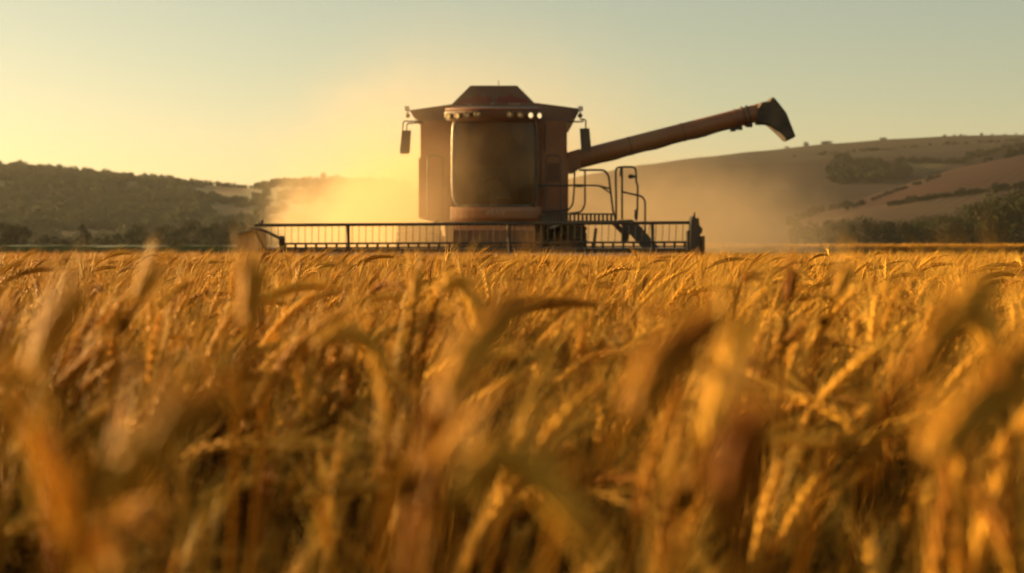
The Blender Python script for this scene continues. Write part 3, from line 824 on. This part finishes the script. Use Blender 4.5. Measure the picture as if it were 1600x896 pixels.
line([(1320, 330), (1400, 300), (1470, 276)], 5, .5, 1.0, (230, 440, 2), .6)
line([(1390, 322), (1480, 307), (1620, 291)], 4, .6, 1.1, (230, 440, 2), .8)
line([(1230, 352), (1290, 330), (1345, 322)], 6, .7, 1.6, (230, 440, 2), .7)
line([(120, 350), (250, 340), (330, 352), (470, 350)], 4, 1.0, 2.0, (225, 420, 2))
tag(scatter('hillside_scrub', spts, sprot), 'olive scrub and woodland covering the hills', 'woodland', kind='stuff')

# ------------------------------------------------------------------ wheat
def frames(pts):
    T = []; n = len(pts)
    for i in range(n):
        t = pts[min(i + 1, n - 1)] - pts[max(0, i - 1)]; T.append(t.normalized())
    return T
def resample(pts, n):
    d = [0]
    for a, b in zip(pts, pts[1:]): d.append(d[-1] + (b - a).length)
    out = []; j = 0
    for k in range(n):
        s = d[-1] * k / (n - 1)
        while j < len(pts) - 2 and d[j + 1] < s: j += 1
        u = (s - d[j]) / max(1e-9, d[j + 1] - d[j]); out.append(pts[j].lerp(pts[j + 1], min(1, u)))
    return out
def bend_path(h, lean, nod, earlen, neck=.10):
    """a stem that leans a little and nods over at the top; returns stem points and ear points in the XZ plane"""
    p = Vector((0, 0, 0)); stem = [p.copy()]; L = h; n = 9
    for i in range(n):
        a = lean * (i / n) ** 1.3
        p = p + Vector((math.sin(a), 0, math.cos(a))) * (L / n); stem.append(p.copy())
    for i in range(6):
        a = lean + (nod * .62 - lean) * (i + 1) / 6
        p = p + Vector((math.sin(a), 0, math.cos(a))) * (neck / 6); stem.append(p.copy())
    ear = [p.copy()]
    for i in range(12):
        a = nod * .62 + nod * .38 * (i + 1) / 12
        p = p + Vector((math.sin(a), 0, math.cos(a))) * (earlen / 12); ear.append(p.copy())
    return stem, ear
def kernel(b, p, d, u, L, w, mi):
    v = d.cross(u).normalized(); loops = []
    for h, r in ((0, .35), (.22, .9), (.55, 1.0), (.85, .5), (1.0, .12)):
        loops.append([p + d * (L * h) + (u * math.cos(a) * .8 + v * math.sin(a)) * (w * .5 * r) for a in (0, 1.2566, 2.513, 3.77, 5.027)])
    b.loft(loops, mi, False, True)
    return p + d * L
def awn(b, p, d, u, L, w, mi, curve=.10):
    v = d.cross(u).normalized(); q = p + d * L * .5 + u * L * curve * .3; e = p + d * L + u * L * curve
    lo = []
    for c_, r in ((p, w), (q, w * .75)):
        lo.append([c_ + (u * math.cos(a) + v * math.sin(a)) * r * .5 for a in (0, 2.094, 4.189)])
    b.loft(lo, mi, False, True)
    k = len(b.v); b.add(lo[1] + [e], [(0, 1, 3), (1, 2, 3), (2, 0, 3)], mi, True)
def make_ear(b, pts, nodes, mi_e, mi_a, awnL=.10, k=1.0, awn_w=.0010, side=None):
    pts = resample(pts, nodes); T = frames(pts)
    L = sum((q - p).length for p, q in zip(pts, pts[1:]))
    S = (side or Vector((0, 1, 0)))
    for i, (p, t) in enumerate(zip(pts, T)):
        s = (S - t * S.dot(t)); s = s.normalized() if s.length > .05 else t.orthogonal().normalized()
        o = t.cross(s)
        taper = .72 + .28 * math.sin(math.pi * min(1, (i + 1.2) / (nodes * .85)))
        if i > nodes * .8: taper *= 1 - .35 * (i - nodes * .8) / (nodes * .2)
        sg = 1 if i % 2 else -1
        for w, dv in ((0, s * sg * .36), (1, o * .30 - s * sg * .10), (2, -o * .30 - s * sg * .10)):
            d = (t + dv + Vector((random.gauss(0, .05), random.gauss(0, .05), random.gauss(0, .05)))).normalized()
            u = d.orthogonal().normalized() if dv.length < .05 else (dv - d * dv.dot(d)).normalized()
            e = kernel(b, p + dv * .006 * k, d, u, .0150 * k * taper, .0070 * k * taper, mi_e)
            da = (t * 1.0 + dv * .45 + Vector((random.gauss(0, .07), random.gauss(0, .07), random.gauss(0, .07) + .02))).normalized()
            if (w == 0 and random.random() < .8) or random.random() < .22: awn(b, e, da, u, awnL * random.uniform(.7, 1.1) * (1 - .25 * i / nodes), awn_w * k, mi_a, random.uniform(-.02, .12))
def make_leaf(b, p, az, L, w, droop, mi, twist=0):
    d0 = Vector((math.cos(az), math.sin(az), 0)); sd = Vector((-math.sin(az), math.cos(az), 0)); n = 9; q = p.copy(); vs = []
    for i in range(n + 1):
        u = i / n; a = R(25) + droop * u
        dr = d0 * math.sin(a) + Vector((0, 0, math.cos(a)))
        if i: q = q + dr * (L / n)
        nn = sd.cross(dr); tw = twist * u
        s = sd * math.cos(tw) + nn * math.sin(tw)
        ww = w * (.5 + .9 * u if u < .35 else (1 - ((u - .35) / .65) ** 1.6) * .82 + .02) * .5
        vs += [q - s * ww, q + nn * ww * .25, q + s * ww]
    fs = []
    for i in range(n): fs += [(3 * i, 3 * i + 1, 3 * i + 4, 3 * i + 3), (3 * i + 1, 3 * i + 2, 3 * i + 5, 3 * i + 4)]
    b.add(vs, fs, mi, True)
WM = [M['stem'], M['ear'], M['awn'], M['leaf']]
random.seed(3)
NODS = [5, 12, 20, 30, 42, 55, 62, 98, 16, 26, 35, 48]
KIND = []                                    # (stem mesh, ear mesh, leaf mesh) of each kind, top height
for i, nd in enumerate(NODS):
    stem, ear = bend_path(.74 + random.uniform(-.02, .02), R(random.uniform(3, 12)), R(nd), random.uniform(.10, .128))
    top = max(p.z for p in stem + ear)
    a = MB(); a.tube(stem, [.0021] * 9 + [.0017] * (len(stem) - 9), 6)
    for zz in (.28, .52): a.lathe([(-.004, .002), (0, .0032), (.004, .002)], resample(stem, 50)[int(zz * 50)], (0, 0, 1), 6)
    e = MB(); make_ear(e, ear, 15, 0, 1, random.uniform(.07, .115))
    l = MB(); az = random.uniform(0, 6.28); make_leaf(l, resample(stem, 50)[int(random.uniform(26, 38))], az, random.uniform(.16, .28), random.uniform(.010, .017), R(random.uniform(70, 165)), 0, random.uniform(-2, 2))
    l2 = MB(); make_leaf(l2, resample(stem, 50)[int(random.uniform(12, 24))], az + 2.6, random.uniform(.16, .28), random.uniform(.010, .016), R(random.uniform(100, 170)), 0, random.uniform(-2, 2))
    full = MB()
    for src, mp in ((a, {0: 0}), (e, {0: 1, 1: 2}), (l, {0: 3}), (l2, {0: 3})):
        bse = len(full.v); full.v += src.v; full.f += [tuple(bse + q for q in f) for f in src.f]; full.m += [mp[m] for m in src.m]; full.sm += src.sm
    top = max(p.z for p in full.v) - .035
    fo = full.build('stalk_kind_%s' % 'abcdefghijkl'[i], WM); col.objects.unlink(fo)
    parts = []
    for nm, mb_, ms in (('stem', a, [M['stem']]), ('ear', e, [M['ear'], M['awn']]), ('leaf', l, [M['leaf']]), ('leaf', l2, [M['leaf']])):
        o = mb_.build(nm, ms); col.objects.unlink(o); parts.append(o)
    KIND.append((fo, parts, top))
# clumps of simpler stalks for the distance
CLUMP = []; CTOP = []
def ear_low(b, pts, mi_e, mi_a):
    pts = resample(pts, 7); b.tube(pts, [.004, .0070, .0082, .0080, .0074, .0060, .0025], 5, mi_e)
    T = frames(pts)
    for i in (2, 3, 4, 5, 6, 6):
        d = (T[i] + Vector((random.gauss(0, .17), random.gauss(0, .17), random.gauss(0, .12)))).normalized(); u = d.orthogonal().normalized(); L = random.uniform(.06, .10)
        v = d.cross(u); p = pts[i]; b.add([p + u * .0009, p - u * .0009, p + v * .001, p + d * L], [(0, 1, 3), (1, 2, 3), (2, 0, 3)], mi_a)
for i in range(7):
    b = MB()
    for k in range(21):
        stem, ear = bend_path(.74 + random.gauss(0, .042), R(random.uniform(2, 14)), R(random.choice((3, 8, 12, 18, 24, 30, 38, 46, 58, 90)) + random.uniform(-5, 8)), random.uniform(.095, .125))
        az = random.gauss(0, 1.0); o = Vector((random.uniform(-.2, .2), random.uniform(-.2, .2), 0)); Rm = Matrix.Rotation(az, 3, 'Z')
        b.tube([o + Rm @ p for p in resample(stem, 6)], .0021, 3, 0); ear_low(b, [o + Rm @ p for p in ear], 1, 2)
        if k % 2: make_leaf(b, o + Vector((0, 0, random.uniform(.25, .5))), random.uniform(0, 6.28), random.uniform(.12, .22), .011, R(random.uniform(80, 160)), 3, random.uniform(-1, 1))
    CTOP.append(sorted(p.z for p in b.v)[int(len(b.v)*.985)])
    fo = b.build('stalk_mass_%s' % 'abcdefg'[i], WM); col.objects.unlink(fo); CLUMP.append(fo)

random.seed(17)
tanh_ = 800 / F
def height_at(x, y):
    return 1.0 + .045 * mnoise.noise(Vector((x * .5, y * .5, 1))) + .02 * mnoise.noise(Vector((x * 2.1, y * 2.1, 5)))
singles = []
y = .30
cell = .051
while y < 9.2:
    half = y * tanh_ * 1.12 + .9; x = -half
    while x < half:
        px_, py_ = x + random.uniform(-.5, .5) * cell, y + random.uniform(-.5, .5) * cell
        d = math.hypot(px_, py_)
        if d > .42:
            k = random.randrange(len(KIND)); top = KIND[k][2]
            tgt = (.855 + .05 * max(0, 1 - d / 2.2) + random.gauss(0, .045)) * height_at(px_, py_)
            if random.random() < .05: tgt += random.uniform(.03, .09)
            cap_ = CZ - (.05 if d < 4 else .03) - .02 * max(0, 1 - d / 1.6)
            if d < 1.25 and random.random() < .10: tgt = cap_ = random.uniform(.90, .955)
            else: tgt -= .26 * max(0, min(1, (2.1 - d) / 1.2))
            tgt = min(tgt, cap_)
            az = random.gauss(.15, .95)
            singles.append((d, px_, py_, az, tgt / top, k, abs(px_) < py_ * tanh_ + .04))
        x += cell
    y += cell
singles.sort()
near = [s for s in singles if s[6]][:284]
nset = set(id(s) for s in near)
rest = [s for s in singles if id(s) not in nset]
pts_ = [(Vector((s[1], s[2], 0)), (random.gauss(0, .06), random.gauss(0, .06), s[3]), (1.0 + random.uniform(-.06, .1), 1.0, s[4]), s[5]) for s in rest]
protos = [k[0] for k in KIND] + CLUMP
y = 9.2
while y < 30.0:                              # distance: clumps, out to the header and past it on both sides
    st = .235 if y < 16 else .27
    half = y * tanh_ * 1.1 + 1.6; x = -half
    while x < half:
        if y < 25.7 or abs(x - W(735, 384, 26.5).x) > 4.25:
            px_, py_ = x + random.uniform(-.1, .1), y + random.uniform(-.1, .1)
            k = random.randrange(7)
            s = (.848 + random.gauss(0, .018)) * height_at(px_, py_) / CTOP[k]
            pts_.append((Vector((px_, py_, 0)), (0, 0, random.gauss(.15, .5)), (1, 1, s), 12 + k))
        x += st
    y += st
for _ in range(2600):                        # front edge of the standing wheat beyond the gap on the right
    yy = 87.6 + abs(random.gauss(0, 1.4)); x = random.uniform(9, 60)
    pts_.append((Vector((x, yy, 0)), (0, 0, random.uniform(0, 6.28)), (1.3, 1.3, random.uniform(.95, 1.1)), 12 + random.randrange(7)))
tag(scatter('wheat_field', pts_, protos), 'ripe golden wheat field with nodding bearded ears', 'wheat', kind='stuff')

def stalk_instance(x, y, az, s, k):
    e = empty('wheat_stalk', (x, y, 0)); e.rotation_euler = (random.gauss(0, .06), random.gauss(0, .06), az); e.scale = (1, 1, s)
    for p in KIND[k][1]:
        o = p.copy(); o.parent = e; col.objects.link(o)
    tag(e, 'blurred golden wheat stalk standing in the dense front rows nearest the camera', 'wheat stalk', 'wheat stalks in the front rows')
for s in near: stalk_instance(*s[1:6])

# single stalks that stand out in the photograph, each with its own bend
def hero(label, path, ear_from, thick=1.0, awnL=.10, leaf=None, nodes=15):
    """path: (px, py, distance) points up the stalk; the ear begins at point number ear_from; the stem goes down to the soil"""
    P = [W(*p) for p in path]
    foot = P[0] + (P[0] - P[1]).normalized() * .10
    base = Vector((foot.x + (foot.x - P[0].x) * 1.0, foot.y + .02, 0))
    Q = [base, base.lerp(foot, .5) + Vector((0, 0, .02)), *P]
    def cr(Q, n=8):
        out = []
        for i in range(len(Q) - 1):
            a, b, c, d = Q[max(0, i - 1)], Q[i], Q[i + 1], Q[min(len(Q) - 1, i + 2)]
            for k in range(n):
                t = k / n; out.append(.5 * ((2 * b) + (c - a) * t + (2 * a - 5 * b + 4 * c - d) * t * t + (3 * b - a - 3 * c + d) * t ** 3))
        return out + [Q[-1]]
    full = cr(Q); cut = (ear_from + 2) * 8
    e = empty('wheat_stalk', base)
    a = MB(); a.tube(full[:cut + 1], .0023 * thick, 8); a.build('stem', M['stem'], e)
    b = MB(); make_ear(b, full[cut:], nodes, 0, 1, awnL, 1.02 * thick, side=Vector((1, 0, .2))); b.build('ear', [M['ear'], M['awn']], e)
    if leaf:
        l = MB(); make_leaf(l, full[int(len(full) * leaf[0])], leaf[1], leaf[2], leaf[3], leaf[4], 0, leaf[5]); l.build('leaf', M['leaf'], e)
    tag(e, label, 'wheat stalk', 'wheat stalks that stand out in front')
random.seed(9)
hero('tall upright blurred wheat stalk rising in front of the left end of the header', [(372, 680, .95), (384, 600, .95), (390, 520, .95), (392, 420, .95)], 2, 1.0, .03)
hero('large blurred ear leaning up to the right on a thick straw at the right side', [(1268, 830, .72), (1345, 715, .72), (1420, 600, .72), (1470, 520, .72), (1530, 452, .73)], 2, 1.1, .03)
hero('nodding ear hooked over left of centre with its tip hanging down', [(655, 600, 1.5), (668, 520, 1.5), (686, 462, 1.5), (715, 442, 1.5), (738, 470, 1.5), (748, 512, 1.5)], 2, 1.1, .07)
hero('blurred drooping ear arching to the right in the left foreground', [(410, 700, 1.0), (436, 600, 1.0), (490, 540, 1.0), (550, 525, 1.0), (592, 560, 1.0), (604, 630, 1.0)], 2, .95, .07)
hero('bright blurred ear leaning right in the lower middle beside a curled leaf', [(600, 890, .62), (640, 780, .62), (690, 650, .62), (736, 560, .64), (800, 480, .66)], 2, 1.1, .06, (.55, .3, .22, .016, R(120), .6))
hero('blurred ear bending right across the lower middle, wide and sunlit', [(700, 900, .52), (712, 790, .52), (760, 725, .52), (830, 740, .52), (890, 800, .52)], 1, 1.0, .05)
hero('blurred ear leaning right in the lower right corner', [(1330, 896, .55), (1390, 800, .55), (1450, 720, .55), (1530, 640, .56), (1600, 560, .57)], 2, 1.1, .06)
hero('blurred straight stalk right of centre with an upright ear catching the sun', [(1040, 890, .75), (1070, 800, .75), (1100, 690, .75), (1130, 600, .76), (1150, 520, .76)], 2, 1.0, .07)
hero('blurred ear leaning right in the left foreground below the field edge', [(0, 760, .8), (25, 660, .8), (50, 590, .8), (80, 520, .8), (112, 470, .8)], 2, 1.0, .04)
hero('thin upright ear with long awns standing above the field left of centre', [(640, 580, 1.9), (645, 520, 1.9), (648, 475, 1.9), (650, 425, 1.9)], 2, .9, .05)
hero('tall ear with spread awns rising right of the header against the dark trees', [(1222, 560, 1.7), (1228, 510, 1.7), (1232, 470, 1.7), (1238, 430, 1.7)], 2, .9, .05)
hero('slanting thin ear rising right of the header beside its taller neighbour', [(1275, 560, 1.5), (1290, 510, 1.5), (1306, 465, 1.5), (1320, 425, 1.5)], 2, .9, .05)
hero('hooked ear with curved awns in the sharp band right of centre', [(1140, 560, 2.6), (1148, 480, 2.6), (1160, 442, 2.6), (1178, 432, 2.6), (1196, 446, 2.6)], 2, 1.0, .06)
hero('slanting blurred ear rising above the field edge at the left', [(180, 580, 1.2), (196, 520, 1.2), (214, 470, 1.2), (236, 425, 1.2)], 2, .9, .04)
hero('blurred ear nodding left at the right edge of the foreground', [(1580, 760, .9), (1570, 660, .9), (1552, 560, .9), (1530, 500, .9), (1490, 500, .9)], 2, 1.0, .07)

hero('blurred sunlit ear leaning right just right of the lower middle of the foreground', [(860, 890, .56), (925, 770, .56), (985, 650, .56), (1035, 575, .57), (1100, 515, .58)], 2, 1.1, .05)
hero('short blurred upright ear in the lower middle right, standing below the straight stalk', [(1150, 900, .50), (1140, 830, .50), (1146, 750, .50), (1172, 670, .50)], 1, 1.1, .04)
hero('blurred ear leaning steeply right in the lower left corner', [(110, 890, .56), (160, 790, .56), (225, 700, .56), (310, 640, .57)], 1, 1.1, .05)

# ------------------------------------------------------------------ dust raised by the machine
def dust_cloud():
    Y0, Y1 = 26.9, 56.0
    b = MB(); b.box(-13.0, 15.5, Y0, Y1, .02, 7.8)
    m, t, out = mat('harvest_dust')
    v = N(t, 'ShaderNodeVolumePrincipled')
    v.inputs['Color'].default_value = (.86, .675, .43, 1); v.inputs['Anisotropy'].default_value = .45
    tc = N(t, 'ShaderNodeTexCoord')
    nz = N(t, 'ShaderNodeTexNoise'); nz.inputs['Scale'].default_value = .8; nz.inputs['Detail'].default_value = 6; nz.inputs['Roughness'].default_value = .55
    t.links.new(tc.outputs['Object'], nz.inputs['Vector'])
    def blob(cx, cy_, cz, rx, ry, rz, k=1.0):
        s = N(t, 'ShaderNodeVectorMath', operation='SUBTRACT'); s.inputs[1].default_value = (cx, cy_, cz); t.links.new(tc.outputs['Object'], s.inputs[0])
        d = N(t, 'ShaderNodeVectorMath', operation='DIVIDE'); d.inputs[1].default_value = (rx, ry, rz); t.links.new(s.outputs[0], d.inputs[0])
        l = N(t, 'ShaderNodeVectorMath', operation='LENGTH'); t.links.new(d.outputs[0], l.inputs[0])
        q = N(t, 'ShaderNodeMath', operation='MULTIPLY_ADD'); q.inputs[1].default_value = -k; q.inputs[2].default_value = k; t.links.new(l.outputs['Value'], q.inputs[0])
        return q.outputs[0]
    def smax(a, c):
        q = N(t, 'ShaderNodeMath', operation='MAXIMUM'); t.links.new(a, q.inputs[0]); t.links.new(c, q.inputs[1]); return q.outputs[0]
    def dens(shape, amp, lo, hi, D):
        a = N(t, 'ShaderNodeMath', operation='MULTIPLY_ADD'); a.inputs[1].default_value = amp; a.inputs[2].default_value = -.5 * amp; t.links.new(nz.outputs['Fac'], a.inputs[0])
        s = N(t, 'ShaderNodeMath', operation='ADD'); t.links.new(shape, s.inputs[0]); t.links.new(a.outputs[0], s.inputs[1])
        r = N(t, 'ShaderNodeMapRange', interpolation_type='SMOOTHSTEP'); r.inputs[1].default_value = lo; r.inputs[2].default_value = hi; r.inputs[4].default_value = D
        t.links.new(s.outputs[0], r.inputs[0]); return r.outputs[0]
    plume = smax(blob(-3.7, 40, .9, 2.9, 5, 2.6), blob(-2.4, 42, 1.6, 2.6, 5, 3.0))
    core = smax(blob(-.5, 43, 1.2, 4.6, 8, 4.2), blob(4.6, 44, .4, 6.0, 9, 3.5))
    soft = smax(blob(-.8, 41, 2.6, 7.0, 12, 5.4), blob(-2.3, 30, 1.2, 3.4, 3.0, 3.6))
    d1 = dens(core, .7, .0, .55, .085)
    d0 = dens(plume, 1.7, .16, .30, .19)
    d2 = dens(soft, .5, .0, .9, .032)
    d3 = dens(blob(-2.3, 28.9, .8, 2.9, 2.0, 4.2), .8, .0, 1.0, .46)
    s = N(t, 'ShaderNodeMath', operation='ADD'); t.links.new(d1, s.inputs[0]); t.links.new(d2, s.inputs[1])
    s2 = N(t, 'ShaderNodeMath', operation='ADD'); t.links.new(s.outputs[0], s2.inputs[0]); t.links.new(d3, s2.inputs[1]); s = N(t, 'ShaderNodeMath', operation='ADD'); t.links.new(s2.outputs[0], s.inputs[0]); t.links.new(d0, s.inputs[1])
    t.links.new(s.outputs[0], v.inputs['Density'])
    t.links.new(v.outputs[0], out.inputs['Volume'])
    o = b.build('dust_cloud', m); tag(o, 'golden dust cloud billowing up behind the combine harvester', 'dust', kind='stuff')
dust_cloud()

# ------------------------------------------------------------------ evening haze over the whole valley
b = MB(); b.box(-1650, 1650, -330, 1620, -1.6, 75)
m, t, out = mat('evening_haze')
v = N(t, 'ShaderNodeVolumePrincipled'); v.inputs['Color'].default_value = (.95, .90, .80, 1); v.inputs['Density'].default_value = .00012; v.inputs['Anisotropy'].default_value = .45
t.links.new(v.outputs[0], out.inputs['Volume'])
tag(b.build('haze', m), 'pale golden evening haze filling the valley air', 'haze', kind='stuff')
